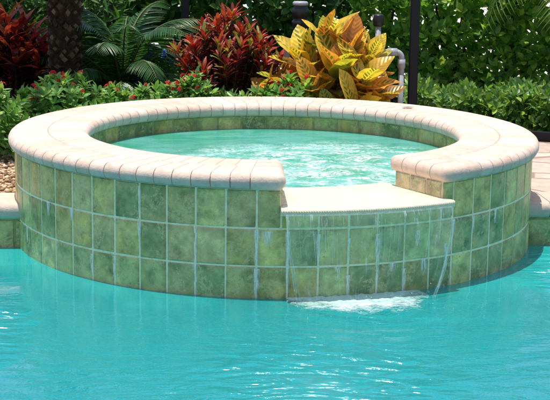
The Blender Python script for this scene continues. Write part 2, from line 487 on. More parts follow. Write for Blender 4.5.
M_peb = attr_mat('pebble', .8, .2, .25, 60)
po = pb.build('pebbles', M_peb, gs, True); tag(po, kind='stuff')

# pale sunlit paving beyond the hedge
M_conc = flat_mat('pale_concrete', (.62, .58, .54), .85, .2, .12, 4)
mb = MB(); mb.add([(-30, 5.6, .16), (30, 5.6, .16), (30, 24, .16), (-30, 24, .16)], [(0, 1, 2, 3)])
tag(mb.build('driveway', M_conc), kind='structure')

# ------------------------------------------------------------------ pool water
t, geo, big_, mid_, fine_, spx = water_mat('pool_water', None, None)
px, py = spx.outputs[0], spx.outputs[1]
# ripples run out from under the waterfall and are stronger away from the calm left side
ddx = t.math('SUBTRACT', px, .38); ddy = t.math('ADD', py, 1.25)
dist = t.math('SQRT', t.math('ADD', t.math('MULTIPLY', ddx, ddx), t.math('MULTIPLY', ddy, ddy)))
ring = t.math('MULTIPLY', t.math('SINE', t.math('ADD', t.math('MULTIPLY', dist, 55.), t.math('MULTIPLY', mid_, 9.))), t.ramp(dist, [(.0, .22), (.9, .05), (1., .03)]))
def zone(cx, cy, rx, ry, soft=.35):
    ax = t.math('DIVIDE', t.math('SUBTRACT', px, cx), rx); ay = t.math('DIVIDE', t.math('SUBTRACT', py, cy), ry)
    d = t.math('SQRT', t.math('ADD', t.math('MULTIPLY', ax, ax), t.math('MULTIPLY', ay, ay)))
    return t.ramp(t.math('ADD', t.math('MULTIPLY', d, .5), t.math('MULTIPLY', t.math('SUBTRACT', big_, .5), soft)), [(.0, 1.), (.6, 0.)])
near = t.ramp(t.math('ADD', t.math('MULTIPLY', py, -.7), -.95, clamp=True), [(0., .035), (.5, .20)])
fall = t.ramp(dist, [(.0, .5), (.45, .0)])
chop = t.math('MAXIMUM', zone(.17, -2.25, .42, .55), t.math('MAXIMUM', zone(-1.02, -1.75, .16, .5), zone(1.3, -.75, .25, .45)))
wide = t.math('MULTIPLY', zone(.25, -1.9, .75, .6), .3)
amp = t.math('ADD', near, t.math('MAXIMUM', fall, wide))
h = t.math('ADD', t.math('ADD', t.math('MULTIPLY', big_, .9), t.math('MULTIPLY', mid_, .75)), t.math('ADD', t.math('MULTIPLY', fine_, .07), ring))
h = t.math('MULTIPLY', h, amp)
ch = t.noise(8.5, 2, .4, t.mapping(geo, (.7, 1.5, 1), (2, 5, 0)), 1.0)
h = t.math('ADD', h, t.math('MULTIPLY', t.math('MULTIPLY', ch, 2.4), chop))
WR = t.math('ADD', t.math('MULTIPLY', chop, .30), .035)
nrm = t.bump(h, 1., .045)
body = t.nd('ShaderNodeBsdfDiffuse')
bc = t.mix(1., (.012, .43, .445), t.ramp(t.noise(160, 3, .7, geo), [(.35, .84), (.65, 1.14)]), 'MULTIPLY')
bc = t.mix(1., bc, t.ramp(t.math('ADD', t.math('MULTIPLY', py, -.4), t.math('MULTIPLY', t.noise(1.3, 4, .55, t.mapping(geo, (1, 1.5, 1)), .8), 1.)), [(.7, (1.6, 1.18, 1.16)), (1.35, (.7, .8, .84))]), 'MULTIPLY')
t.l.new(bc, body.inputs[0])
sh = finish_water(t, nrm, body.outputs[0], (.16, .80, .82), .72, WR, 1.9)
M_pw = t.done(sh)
tag(sheet('pool_water', pool_poly, [], 0., M_pw), kind='structure')

# ------------------------------------------------------------------ the raised spa
spa = thing('raised_spa', 'round raised spa clad in mottled green tile with pinkish brick coping and spillway', 'spa')
NT_ = 62; STEP = 2*PI/NT_; OFF = -PI/2 + R(2.85)
ZR = [(.280, CB+.004), (.128, .280), (-.024, .128), (-.176, -.024)]
GAPZ = .338
def patch(mb, r, a0, a1, z0, z1, col, dr=.0035, out=1):
    g = .0036; ga = g/r; e = .0045; ea = e/r
    W_ = a1-a0-2*ga; H_ = z1-z0-2*g; k1 = min(.02/r, W_*.3); k2 = min(.022, H_*.3)
    al = [a0+ga, a0+ga+ea, a0+ga+k1, a0+ga+W_*.5, a1-ga-k1, a1-ga-ea, a1-ga]
    zl = [z0+g, z0+g+e, z0+g+k2, z1-g-k2, z1-g-e, z1-g]; NZ = 6; cs = []
    st = [random.choice((0, .25, .7, 1.)) for _ in range(4)]; uid = (random.uniform(.01, 1), random.random())
    vs = []; fs = []
    jz = random.uniform(-.0008, .0008)
    for i, a in enumerate(al):
        for j, z in enumerate(zl):
            b = i in (0, len(al)-1) or j in (0, NZ-1)
            q = max(st[0] if i < 2 else 0, st[1] if i > len(al)-3 else 0, st[2] if j < 2 else 0, st[3] if j > NZ-3 else 0)
            cs.append(tuple(cc*(1-q*.5) + tt*q*.5 for cc, tt in zip(col, (.40, .31, .12))))
            rr = r + jz - out*(dr if b else 0)
            vs.append((rr*math.cos(a), rr*math.sin(a), z))
    for i in range(len(al)-1):
        for j in range(NZ-1):
            f = (i*NZ+j, (i+1)*NZ+j, (i+1)*NZ+j+1, i*NZ+j+1)
            fs.append(f if out > 0 else f[::-1])
    mb.add(vs, fs, cs, [uid]*len(vs))
wall = MB(); inner = MB()
for k in range(NT_):
    a0, a1 = OFF + k*STEP, OFF + (k+1)*STEP
    na0 = (a0 + PI) % (2*PI) - PI; na1 = na0 + STEP
    for z0, z1 in ZR:
        segs = [(na0, na1, z1)]
        if z1 > GAPZ and na1 > A0 and na0 < A1:
            segs = []
            if na0 < A0: segs.append((na0, A0, z1))
            segs.append((max(na0, A0), min(na1, A1), GAPZ))
            if na1 > A1: segs.append((A1, na1, z1))
        for s0, s1, zt in segs:
            if s1-s0 < R(.6): continue
            patch(wall, RW, s0, s1, z0, zt, tcol())
NI = 44
for k in range(NI):
    a0 = OFF + 2*PI*k/NI; a1 = a0 + 2*PI/NI; na0 = (a0+PI) % (2*PI) - PI; na1 = na0 + 2*PI/NI
    for z0, z1 in ((.284, CB+.004), (.132, .284)):
        segs = [(na0, na1, z1)]
        if z1 > GAPZ and na1 > A0 and na0 < A1:
            segs = []
            if na0 < A0: segs.append((na0, A0, z1))
            if na1 > A1: segs.append((A1, na1, z1))
        for s0, s1, zt in segs:
            if s1-s0 < R(.8): continue
            patch(inner, RI, s0, s1, z0, zt, tcol(.85, .3), out=-1)
wall.build('tile_wall', M_tile, spa)
inner.build('inner_tile_wall', M_tile_in, spa)
# the wall core, which shows as grout between the tiles, with the notch cut for the spillway
core = MB(); nseg = 240
cuts = sorted([-PI + 2*PI*i/nseg for i in range(nseg)] + [A0, A1, A0+1e-4, A1-1e-4])
ro, ri = RW-.0032, RI+.0032; zb = -.5
vs = []
for a in cuts:
    zt = GAPZ-.003 if A0 < a < A1 else CB+.01
    for r_, z in ((ro, zb), (ro, zt), (ri, zt), (ri, zb)): vs.append((r_*math.cos(a), r_*math.sin(a), z))
n = len(cuts); fs = []
for i in range(n):
    j = (i+1) % n
    for q in range(4):
        q2 = (q+1) % 4
        fs.append((i*4+q, j*4+q, j*4+q2, i*4+q2))
core.add(vs, fs); core.build('grout', M_grout, spa)
ig = MB(); ig.lathe([(RI+.0028, .1), (RI+.0028, .335)], 160); vs = []; fs = []
for i in range(161):
    a = A1 + (2*PI - (A1-A0))*i/160
    for z in (.336, CB+.003): vs.append(((RI+.0028)*math.cos(a), (RI+.0028)*math.sin(a), z))
for i in range(160): fs.append((i*2, i*2+2, i*2+3, i*2+1))
ig.add(vs, fs); ig.build('inner_grout', M_grout_dk, spa)
# the plastered hull of the spa under water
bs = MB(); bs.lathe([(RW-.008, -.5), (RW-.002, -.176), (RW-.0035, -.175)], 120); bs.lathe([(.002, -.42), (.86, -.42), (RI+.001, -.36), (RI-.001, .13)], 90)
bs.lathe([(RW-.05, -1.3), (RW-.004, -.17)], 120)
t = NT('spa_plaster'); co = t.coord()
c = t.mix(1., (.40, .62, .46), t.ramp(t.noise(50, 4, .7), [(.3, .8), (.7, 1.15)]), 'MULTIPLY')
M_sp = t.done(t.pbr(c, .7, .3))
bs.build('plaster_shell', M_sp, spa, True)
# radial end faces of the notch, tiled in tan
M_tan = tile_mat('tan_tile', 1.)
for a, sg in ((A0, 1), (A1, -1)):
    ef = MB(); rr = [RI+.004, 1.0, 1.1, RW-.004]
    d = Vector((math.cos(a), math.sin(a), 0)); tn = Vector((-d.y, d.x, 0))*sg
    for i in range(3):
        r0, r1 = rr[i]+.002, rr[i+1]-.002; e = .004
        P = lambda r_, z, o: d*r_ + tn*o + Vector((0, 0, z))
        q = [P(r0, .342, .001), P(r1, .342, .001), P(r1, CB+.004, .001), P(r0, CB+.004, .001), P(r0+e, .342+e, .005), P(r1-e, .342+e, .005), P(r1-e, CB-.001, .005), P(r0+e, CB-.001, .005)]
        f = [(0, 1, 5, 4), (1, 2, 6, 5), (2, 3, 7, 6), (3, 0, 4, 7), (4, 5, 6, 7)]
        ef.add(q, f, (.56*random.uniform(.9, 1.1), .43, .27), [(random.uniform(.01, 1), random.random())]*8)
    ef.build('notch_tile', M_tan, spa)
# brick coping: an outer and an inner course of bullnose bricks, a crosswise course at each end of the opening
cop = MB(); mor = MB(); RM = 1.048; RO, RIN = 1.228, .862
po_, pi_ = bull_profile(RM+.002, RO, CB, CT), bull_profile(RM-.002, RIN, CB, CT)
ED = .105
b0 = A1 + ED/RM; b1 = A0 + 2*PI - ED/RM
NB = 86
for prof, N in ((po_, NB), (pi_, 74)):
    for k in range(N):
        a0 = b0 + (b1-b0)*k/N; a1 = b0 + (b1-b0)*(k+1)/N
        g = .0017/abs(prof[4][0])
        ring_brick(cop, prof, a0+g, a1-g, bcol())
mp_ = [(RIN+.012, CB+.006), (RIN+.0095, CT-.017), (RIN+.033, CT-.0014), (RO-.033, CT-.0014), (RO-.0095, CT-.017), (RO-.012, CB+.006)]
N = 180; vs = []; fs = []
for i in range(N+1):
    a = b0-.01 + (b1-b0+.02)*i/N
    for r_, z in mp_: vs.append((r_*math.cos(a), r_*math.sin(a), z))
for i in range(N):
    for j in range(6):
        j2 = (j+1) % 6; fs.append((i*6+j, (i+1)*6+j, (i+1)*6+j2, i*6+j2))
fs += [tuple(range(6)), tuple(N*6+j for j in range(6))[::-1]]
mor.add(vs, fs)
for a, sg in ((A0, -1), (A1, 1)):
    rb = [RIN-.002, .955, 1.045, 1.135, RO+.002]
    lip = .014     # the end course overhangs the notch
    for i in range(4):
        r0, r1 = rb[i]+.0015, rb[i+1]-.0015; W = ED+lip
        ex = {'-y'}
        if i == 0: ex.add('-x')
        if i == 3: ex.add('+x')
        def mpf(v, r0=r0, a=a, sg=sg):
            r_ = r0+v.x; an = a + sg*((v.y-lip)/RM)
            return Vector((r_*math.cos(an), r_*math.sin(an), CB+v.z))
        bevel_brick(cop, (r1-r0, W-.0015, CT-CB), ex, mpf, bcol(), .031)
co_ = cop.build('coping', M_cop, spa, True); smooth(co_.data, True, 38); mor.build('coping_mortar', M_mortar, co_)

# spillway slab
sl = MB(); N = 150; a0, a1 = A0-.002, A1+.012
zt, zb = .3725, .342
vs = []; cols = []
for i in range(N+1):
    a = a0 + (a1-a0)*i/N
    ro = 1.262 + (.0012 if i % 2 else -.0012)
    prof = [(.80, zb), (.80, zt-.004), (.83, zt), (1.253, zt-.003), (1.260, zt-.006), (1.262, zt-.010), (ro, zt-.013), (ro, zb+.003), (1.256, zb)]
    for r_, z in prof: vs.append((r_*math.cos(a), r_*math.sin(a), z))
m = 9; fs = []
for i in range(N):
    for j in range(m):
        j2 = (j+1) % m; fs.append((i*m+j, (i+1)*m+j, (i+1)*m+j2, i*m+j2))
fs += [tuple(range(m)), tuple(N*m+j for j in range(m))[::-1]]
sl.add(vs, fs, (.84, .73, .52))
# inside the notch walls the slab must stop at the cut faces: those faces stand on top of it
M_slab = stone_mat('cream_stone', 50, .35, .15)
sl.build('spillway', M_slab, spa, False)

# mineral deposits bleeding from the joints
t = NT('mineral_deposit'); uv = t.nd('ShaderNodeTexCoord').outputs['UV']; su = t.nd('ShaderNodeSeparateXYZ', i_Vector=uv)
geo = t.nd('ShaderNodeNewGeometry').outputs['Position']
edge = t.math('SUBTRACT', 1., t.math('MULTIPLY', t.math('ABSOLUTE', t.math('SUBTRACT', su.outputs[0], .5)), 2.))
nz = t.noise(1., 4, .6, t.mapping(geo, (170, 170, 26)))
al = t.math('MULTIPLY', t.math('MULTIPLY', t.ramp(t.math('ADD', edge, t.math('SUBTRACT', nz, .5)), [(.1, 0.), (.75, .9)]), t.ramp(nz, [(.33, 0.), (.52, 1.)])), t.ramp(su.outputs[1], [(0., .3), (.35, .9), (1., 1.)]))
tr = t.nd('ShaderNodeBsdfTransparent')
M_min = t.done(t.mixs(al, tr.outputs[0], t.pbr((.98, .94, .80), .7, .3)))
def theta_at(px):   # joint under a photo column, from the fitted camera
    lo, hi = -PI, 0.
    for _ in range(40):
        mdl = (lo+hi)/2; x = 273 + 1400*1.2*math.cos(mdl)/(6.51+1.2*math.sin(mdl))
        lo, hi = (mdl, hi) if x < px else (lo, mdl)
    return lo
for px_, z1, z0, w in ((71, .285, .235, .03), (44, .285, .22, .03), (76, .28, .24, .02), (62, .285, .23, .016), (137, .42, .30, .012), (137, .285, .16, .014), (148, .27, .2, .02), (194, .28, .0, .016), (194, .13, .0, .022),
                     (256, .275, .08, .022), (256, .12, .0, .03), (289, .27, .0, .02), (320, .26, .1, .018), (381, .25, .09, .03), (381, .125, .0, .02), (396, .128, .09, .03), (411, .10, .0, .026),
                     (422, .25, .19, .03), (429, .13, .06, .04), (351, .24, .12, .016), (351, .09, .0, .02), (500, .28, .22, .03), (484, .275, .2, .02), (451, .18, .06, .026), (113, .12, .0, .02), (90, .11, .0, .02), (268, .27, .21, .05), (340, .13, .07, .03), (22, .13, .06, .03), (458, .275, .2, .03)):
    a = theta_at(px_); ks = round((a-OFF)/STEP); a = OFF + ks*STEP if w < .024 or abs(a-OFF-ks*STEP) < R(1.2) else a; mb = MB(); vs = []; us = []; fs = []
    for i in range(7):
        tt = i/6; z = z0 + (z1-z0)*tt; ww = w*(.75+.55*tt)/2
        for s_ in (-1, 0, 1):
            an = a + s_*ww/RW; vs.append(((RW+.0016)*math.cos(an), (RW+.0016)*math.sin(an), z)); us.append((.5+.5*s_, max(tt, .001)))
    for i in range(6): fs += [(i*3, i*3+1, i*3+4, i*3+3), (i*3+1, i*3+2, i*3+5, i*3+4)]
    mb.add(vs, fs, (1, 1, 1), us); mb.build('mineral_deposit', M_min, spa)

# spa water
t, geo, big_, mid_, fine_, spx = water_mat('spa_water', None, None, scale=1.5)
px, py = spx.outputs[0], spx.outputs[1]
dx = t.math('SUBTRACT', px, .25); dy = t.math('ADD', py, .2)
dd = t.math('SQRT', t.math('ADD', t.math('MULTIPLY', dx, dx), t.math('MULTIPLY', t.math('MULTIPLY', dy, dy), 1.3)))
turb = t.ramp(dd, [(.25, 1.2), (.78, .06)])
h = t.math('MULTIPLY', t.math('ADD', t.math('ADD', big_, t.math('MULTIPLY', mid_, .8)), t.math('MULTIPLY', fine_, .28)), turb)
nrm = t.bump(h, 1., .05)
fo = t.noise(26, 5, .68, t.mapping(geo, (1, 2.3, 1)), 1.6)
fm = t.math('MULTIPLY', t.math('MULTIPLY', t.ramp(fo, [(.47, 0.), (.55, 1.)]), t.ramp(t.noise(5.5, 3, .6, t.mapping(geo, (1, 1.9, 1), (7, 3, 0)), .8), [(.42, .15), (.54, 1.)])), t.ramp(t.math('ADD', dd, t.math('MULTIPLY', big_, .35)), [(.62, .95), (1., 0.)]))
bc = t.mix(t.ramp(big_, [(.4, 0.), (.6, 1.)]), (.07, .49, .34), (.18, .62, .54))
gold = t.math('MULTIPLY', t.ramp(mid_, [(.5, 0.), (.66, .6)]), t.ramp(dd, [(.2, 1.), (.6, 0.)]))
bc = t.mix(gold, bc, (.36, .46, .16))
body = t.nd('ShaderNodeBsdfDiffuse'); t.l.new(bc, body.inputs[0])
w = finish_water(t, nrm, body.outputs[0], (.44, .88, .70), .6, .04)
fd = t.pbr((.86, .92, .92), .6, .4, nrm)
M_sw = t.done(t.mixs(fm, w, fd))
mb = MB(); N = 160
# grid mesh with real waves
rings = 46; vs = [(0, 0, SPA_Z)]; fs = []
def wave(x, y):
    d = math.hypot(x-.25, (y+.2)*1.1); k = max(.03, 1-d*1.35)*min(1, max(.0, (.80-math.hypot(x, y))*6))
    return SPA_Z + k*(.006*math.sin(17*x+9*y+2*math.sin(7*y)) + .005*math.sin(-11*x+23*y+2.2*math.sin(9*x)) + .003*math.sin(41*x+13*y) + .003*math.sin(-29*x+37*y))
for i in range(1, rings+1):
    r_ = (RI+.001)*i/rings
    for k in range(N):
        a = 2*PI*k/N; x, y = r_*math.cos(a), r_*math.sin(a)
        vs.append((x, y, wave(x, y) if i < rings else SPA_Z))
for k in range(N): fs.append((0, 1+k, 1+(k+1) % N))
for i in range(rings-1):
    for k in range(N):
        b = 1+i*N; k2 = (k+1) % N; fs.append((b+k, b+N+k, b+N+k2, b+k2))
mb.add(vs, fs); tag(mb.build('spa_water', M_sw, None, True), kind='structure')

# ------------------------------------------------------------------ waterfall
wf = thing('waterfall', 'thin sheet of water falling from the cream spillway lip into the pool', 'waterfall')
t = NT('falling_water'); uv = t.nd('ShaderNodeTexCoord').outputs['UV']; su = t.nd('ShaderNodeSeparateXYZ', i_Vector=uv)
st = t.noise(1., 3, .6, t.mapping(uv, (60, 1.6, 1)), .8)
st2 = t.noise(1., 4, .6, t.mapping(uv, (26, 5, 1), (4, 2, 0)), 1.0)
eg = t.math('MULTIPLY', t.math('ABSOLUTE', t.math('SUBTRACT', su.outputs[0], .5)), 2.)
streak = t.math('MULTIPLY', t.ramp(st, [(.52, 0.), (.66, 1.)]), t.ramp(st2, [(.42, 0.), (.62, 1.)]))
al = t.math('MAXIMUM', t.math('MULTIPLY', t.math('MULTIPLY', streak, .6), t.ramp(su.outputs[1], [(.0, .35), (.6, .5), (1., 1.1)])), t.math('MULTIPLY', t.ramp(eg, [(.92, 0.), (.985, .45)]), t.ramp(st, [(.4, 0.), (.6, 1.)])))
al = t.math('MAXIMUM', al, t.math('MULTIPLY', su.outputs[1], .12))
nrm = t.bump(t.math('ADD', st, st2), .6, .01)
tr = t.nd('ShaderNodeBsdfTransparent'); tr.inputs[0].default_value = (.90, 1., .96, 1)
wt = t.pbr((.78, .88, .86), .12, .6, nrm)
M_fall = t.done(t.mixs(al, tr.outputs[0], wt))
mb = MB(); NU, NV = 140, 24; vs = []; us = []; fs = []
for j in range(NV+1):
    f = j/NV
    for i in range(NU+1):
        u = i/NU
        l = A0+.012 + .035*f**1.5; r_ = A1-.004 - .085*f**1.5
        a = l + (r_-l)*u
        rad = 1.266 + .055*math.sqrt(f) + .004*math.sin(u*41+f*2) + .003*math.sin(u*97+f*5)
        vs.append((rad*math.cos(a), rad*math.sin(a), .352 - .352*f)); us.append((max(u, 1e-4), 1-f))
for j in range(NV):
    for i in range(NU):
        b = j*(NU+1)+i; fs.append((b, b+1, b+NU+2, b+NU+1))
mb.add(vs, fs, (1, 1, 1), us); mb.build('water_sheet', M_fall, wf, True)
# loose strands along both edges and across the sheet
M_str = NT('water_strand'); tr = M_str.nd('ShaderNodeBsdfTransparent'); tr.inputs[0].default_value = (.95, 1, .98, 1)
M_str = M_str.done(M_str.mixs(.22, tr.outputs[0], M_str.pbr((.75, .88, .88), .1, .6)))
for u, rr in [(.0, .0014), (.006, .0010), (.014, .0012), (.994, .0014), (.984, .0010), (.975, .0011)] + [(random.uniform(.03, .97), .0008) for _ in range(22)]:
    mb = MB(); pts = []; f1 = random.uniform(.25, .6) if rr < .0009 else random.uniform(.8, 1.); f0 = random.uniform(0, .2) if rr < .0009 else random.uniform(0, .15)
    for j in range(13):
        f = f0 + (f1-f0)*j/12
        l = A0+.012 + .035*f**1.5; r_ = A1-.004 - .085*f**1.5
        a = l + (r_-l)*u + .0007*math.sin(j*.8+u*50); rad = 1.272 + .055*math.sqrt(f)
        pts.append((rad*math.cos(a), rad*math.sin(a), .352-.35*f))
    mb.tube(pts, [rr*(.6+.5*random.random()) for _ in pts], 5); mb.build('water_strand', M_str, wf, True)
# foam where it lands
t = NT('foam'); geo = t.nd('ShaderNodeNewGeometry').outputs['Position']
uv = t.nd('ShaderNodeTexCoord').outputs['UV']; su = t.nd('ShaderNodeSeparateXYZ', i_Vector=uv)
n1 = t.math('ADD', t.math('MULTIPLY', t.noise(48, 6, .72, t.mapping(geo, (1, 1.5, 1)), .8), .6), t.math('MULTIPLY', t.noise(13, 3, .6, t.mapping(geo, (1, 1.3, 1), (4, 2, 0)), .5), .42))
al = t.math('MULTIPLY', t.ramp(t.math('ADD', n1, t.math('MULTIPLY', su.outputs[1], -.42)), [(.14, 0.), (.44, .85)]), 1.)
tr = t.nd('ShaderNodeBsdfTransparent')
M_foam = t.done(t.mixs(al, tr.outputs[0], t.pbr((.84, .95, .96), .6, .3, t.bump(n1, .5, .01))))
mb = MB(); NU, NV = 120, 10; vs = []; us = []; fs = []
for j in range(NV+1):
    f = j/NV
    for i in range(NU+1):
        u = i/NU; a = A0+.02 + (A1-.09-A0-.02)*u
        taper = math.sin(PI*min(max(u, .0), 1))**.35
        rad = 1.203 + .28*f*(.35+.65*taper)*(1+.08*math.sin(u*19)+.05*math.sin(u*43))
        z = .003 + .008*taper*math.exp(-((f-.12)/.25)**2)*(1+.25*math.sin(u*61)+.2*math.sin(u*37)+.15*math.sin(u*131))
        vs.append((rad*math.cos(a), rad*math.sin(a), z)); us.append((max(u, 1e-4), max(max(f-.1, 0)*1.15 + (1-taper)*.6, 1e-4)))
for j in range(NV):
    for i in range(NU):
        b = j*(NU+1)+i; fs.append((b, b+1, b+NU+2, b+NU+1))
mb.add(vs, fs, (1, 1, 1), us)
fo = mb.build('foam', M_foam, None, True); tag(fo, kind='stuff')
# spray beads round the foam
mb = MB(); ico = bmesh.new(); bmesh.ops.create_icosphere(ico, subdivisions=1, radius=1); ico.verts.index_update()
for _ in range(110):
    a = random.uniform(A0+.03, A1-.1); rad = random.gauss(1.33, .04) if random.random() < .85 else random.uniform(1.36, 1.5); z = abs(random.gauss(0, .018)) if rad < 1.4 else .001
    s = random.uniform(.001, .0028)
    mb.add([v*s + Vector((rad*math.cos(a), rad*math.sin(a), z+.001)) for v in iv], ifc)
ico.free()
sp_ = mb.build('bubbles', M_str, None, True); tag(sp_, kind='stuff')

# ------------------------------------------------------------------ screen enclosure, pipes
M_black = flat_mat('black_painted_metal', (.008, .008, .011), .45, .3, .2, 8, .05)
en = thing('screen_enclosure', 'black metal screen enclosure frame with upright posts and low bottom rail', 'enclosure frame', (.84, 2.1, .17))
def post(x, y, w=.055):
    m = MB(); h = w/2; c = .006
    prof = [(-h+c, -h), (h-c, -h), (h, -h+c), (h, h-c), (h-c, h), (-h+c, h), (-h, h-c), (-h, -h+c)]
    vs = [(x-.84+a, y-2.1+b, z) for z in (0, 2.6) for a, b in prof]
    m.add(vs, [(i, (i+1) % 8, 8+(i+1) % 8, 8+i) for i in range(8)] + [tuple(range(8, 16)), tuple(range(8))[::-1]])
    m.build('post', M_black, en)
post(.845, 2.03); post(-.59, 2.68, .05); post(3.3, .95); 
def rail(p, q, z0, z1, w=.05, nm='bottom_rail'):
    p = Vector(p); q = Vector(q); d = (q-p).normalized(); nn = Vector((-d.y, d.x, 0))*w/2; o = Vector((-.84, -2.1, -.17))
    m = MB(); vs = [x + Vector((0, 0, z)) + o for z in (z0, z1) for x in (p-nn, q-nn, q+nn, p+nn)]
    m.add(vs, [(3, 2, 1, 0), (4, 5, 6, 7), (0, 1, 5, 4), (1, 2, 6, 5), (2, 3, 7, 6), (3, 0, 4, 7)]); m.build(nm, M_black, en)
rail((.875, 2.02, 0), (3.27, .96, 0), .197, .25)
rail((-.565, 2.66, 0), (.815, 2.04, 0), .172, .22)
rail((-.565, 2.66, 0), (.815, 2.04, 0), 2.70, 2.765, nm='top_beam'); rail((.875, 2.02, 0), (3.27, .96, 0), 2.70, 2.765, nm='top_beam')

M_pvc = flat_mat('grey_pvc', (.36, .37, .41), .45, .4, .12, 10, .05)
M_capb = flat_mat('black_plastic', (.015, .015, .018), .4, .4, .2, 10, .05)
pv = thing('pvc_pipe', 'grey plastic pipe with black cap and elbow rising beside the black post', 'pipe', (.615, 1.9, .155))
m = MB(); m.tube([(0, 0, 0), (0, 0, .70)], .017, 14); m.build('riser', M_pvc, pv, True)
m = MB(); m.lathe([(.0, .76), (.026, .76), (.031, .752), (.031, .70), (.027, .69), (.019, .688)], 18); m.build('cap', M_capb, pv, True)
m = MB(); pts = [(.0, 0, .537), (.11, 0, .537)] + [(.11+.036*math.sin(a), 0, .501+.036*math.cos(a)) for a in [R(v) for v in range(10, 91, 10)]] + [(.146, 0, .40)]
m.tube(pts, .0175, 14); m.tube([(.06, 0, .537), (.118, 0, .537)], .023, 14); m.tube([(.146, 0, .494), (.146, 0, .44)], .023, 14); m.tube([(.146, 0, .42), (.146, 0, 0)], .0165, 14)
m.lathe([(.0175, -.028), (.024, -.028), (.024, .028), (.0175, .028)], 14, (0, 0, .537))
m.build('elbow_pipe', M_pvc, pv, True)
bp = thing('path_light', 'dark ringed garden post with a grey bent pipe beside it, behind the yellow croton', 'garden light', (.15, 2.05, .155))
m = MB(); m.lathe([(.026, 0), (.026, .60), (.034, .63), (.034, .655), (.047, .665), (.050, .69), (.050, .705), (.043, .709), (.043, .726), (.050, .73), (.050, .775), (.043, .785), (.043, .80)], 20); m.build('post', M_capb, bp, True)
m = MB(); m.lathe([(.001, .822), (.040, .822), (.047, .815), (.047, .80), (.04, .799)], 20); m.build('cap', M_pvc, bp, True)
m = MB(); pts = [(-.078, -.02, 0), (-.078, -.02, .53)] + [(-.045-.033*math.cos(a), -.02, .53+.052*math.sin(a)) for a in [R(v) for v in range(15, 106, 15)]] + [(-.02, -.02, .56), (-.012, -.02, .5)]
m.tube(pts, .0215, 14); m.build('pipe', M_pvc, bp, True)

# ------------------------------------------------------------------ vegetation
def rv(n): return norm(RNG.normal(size=(n, 3)))
def palette(cols, n, var=.2):
    c = np.array(cols)[RNG.integers(0, len(cols), n)]
    return c * (1 + RNG.uniform(-var, var, (n, 1)))
M_stem = flat_mat('brown_stem', (.06, .04, .025), .85, .2, .35, 40)
M_gstem = flat_mat('green_stem', (.06, .09, .03), .7, .3, .3, 40)

def whorls(cen, axis, per, length, spread, jit=.25, lvar=.25):
    """leaves radiating round a shoot tip; returns d, up, s, p"""
    n = len(cen); axis = norm(axis)
    a = norm(np.cross(axis, rv(n))); b = np.cross(axis, a)
    D = []; U = []; S = []; P = []
    for k in range(per):
        th = 2.399*k + RNG.uniform(-.3, .3, n); sp = spread*(.45 + .75*k/per) + RNG.uniform(-jit, jit, n)
        rad = a*np.cos(th)[:, None] + b*np.sin(th)[:, None]
        d = axis*np.cos(sp)[:, None] + rad*np.sin(sp)[:, None]
        D.append(d); U.append(axis*np.sin(sp)[:, None] - rad*np.cos(sp)[:, None] + 1e-3)
        L = length*(1 + RNG.uniform(-lvar, lvar, n)); S.append(L)
        P.append(cen - axis*(length*.35*k/per)[:, None] if isinstance(length, np.ndarray) else cen - axis*(length*.45*k/per))
    return np.concatenate(D), np.concatenate(U), np.concatenate(S), np.concatenate(P)

def stems(root_pts, tips, mat, parent, r=.006, name='stems'):
    m = MB()
    for a, b in zip(root_pts, tips):
        a = Vector(a); b = Vector(b); c = (a+b)/2; c.z += .1*(b-a).length*0; c += Vector((random.uniform(-.02, .02), random.uniform(-.02, .02), 0))
        m.tube([a, c, b], [r, r*.8, r*.5], 5)
    return m.build(name, mat, parent, True)

flower_bm = MB()
for k in range(15):
    d = Vector((random.gauss(0, 1), random.gauss(0, 1), abs(random.gauss(0, 1))+.25)).normalized(); c = d*.016
    a = d.orthogonal().normalized(); b = d.cross(a); r0 = random.random()*6
    for q in range(4):
        t0 = r0 + q*PI/2; e = a*math.cos(t0) + b*math.sin(t0); f = d.cross(e)
        s = .0075*random.uniform(.8, 1.2); k_ = random.uniform(.75, 1.25)
        flower_bm.add([c, c + e*s*.6 + f*s*.45 + d*.001, c + e*s*1.2, c + e*s*.6 - f*s*.45 + d*.001], [(0, 1, 2, 3)], (.62*k_, .030*k_, .035*k_))
t = NT('red_petal'); c = t.attr(); pbs = t.pbr(c, .5, .3); tl = t.nd('ShaderNodeBsdfTranslucent'); t.l.new(t.mix(1., c, (1.5, 1.2, 1.2), 'MULTIPLY'), tl.inputs[0])
M_pet = t.done(t.mixs(.35, pbs, tl.outputs[0]))
flower_me = flower_bm.mesh('flower_head', M_pet)

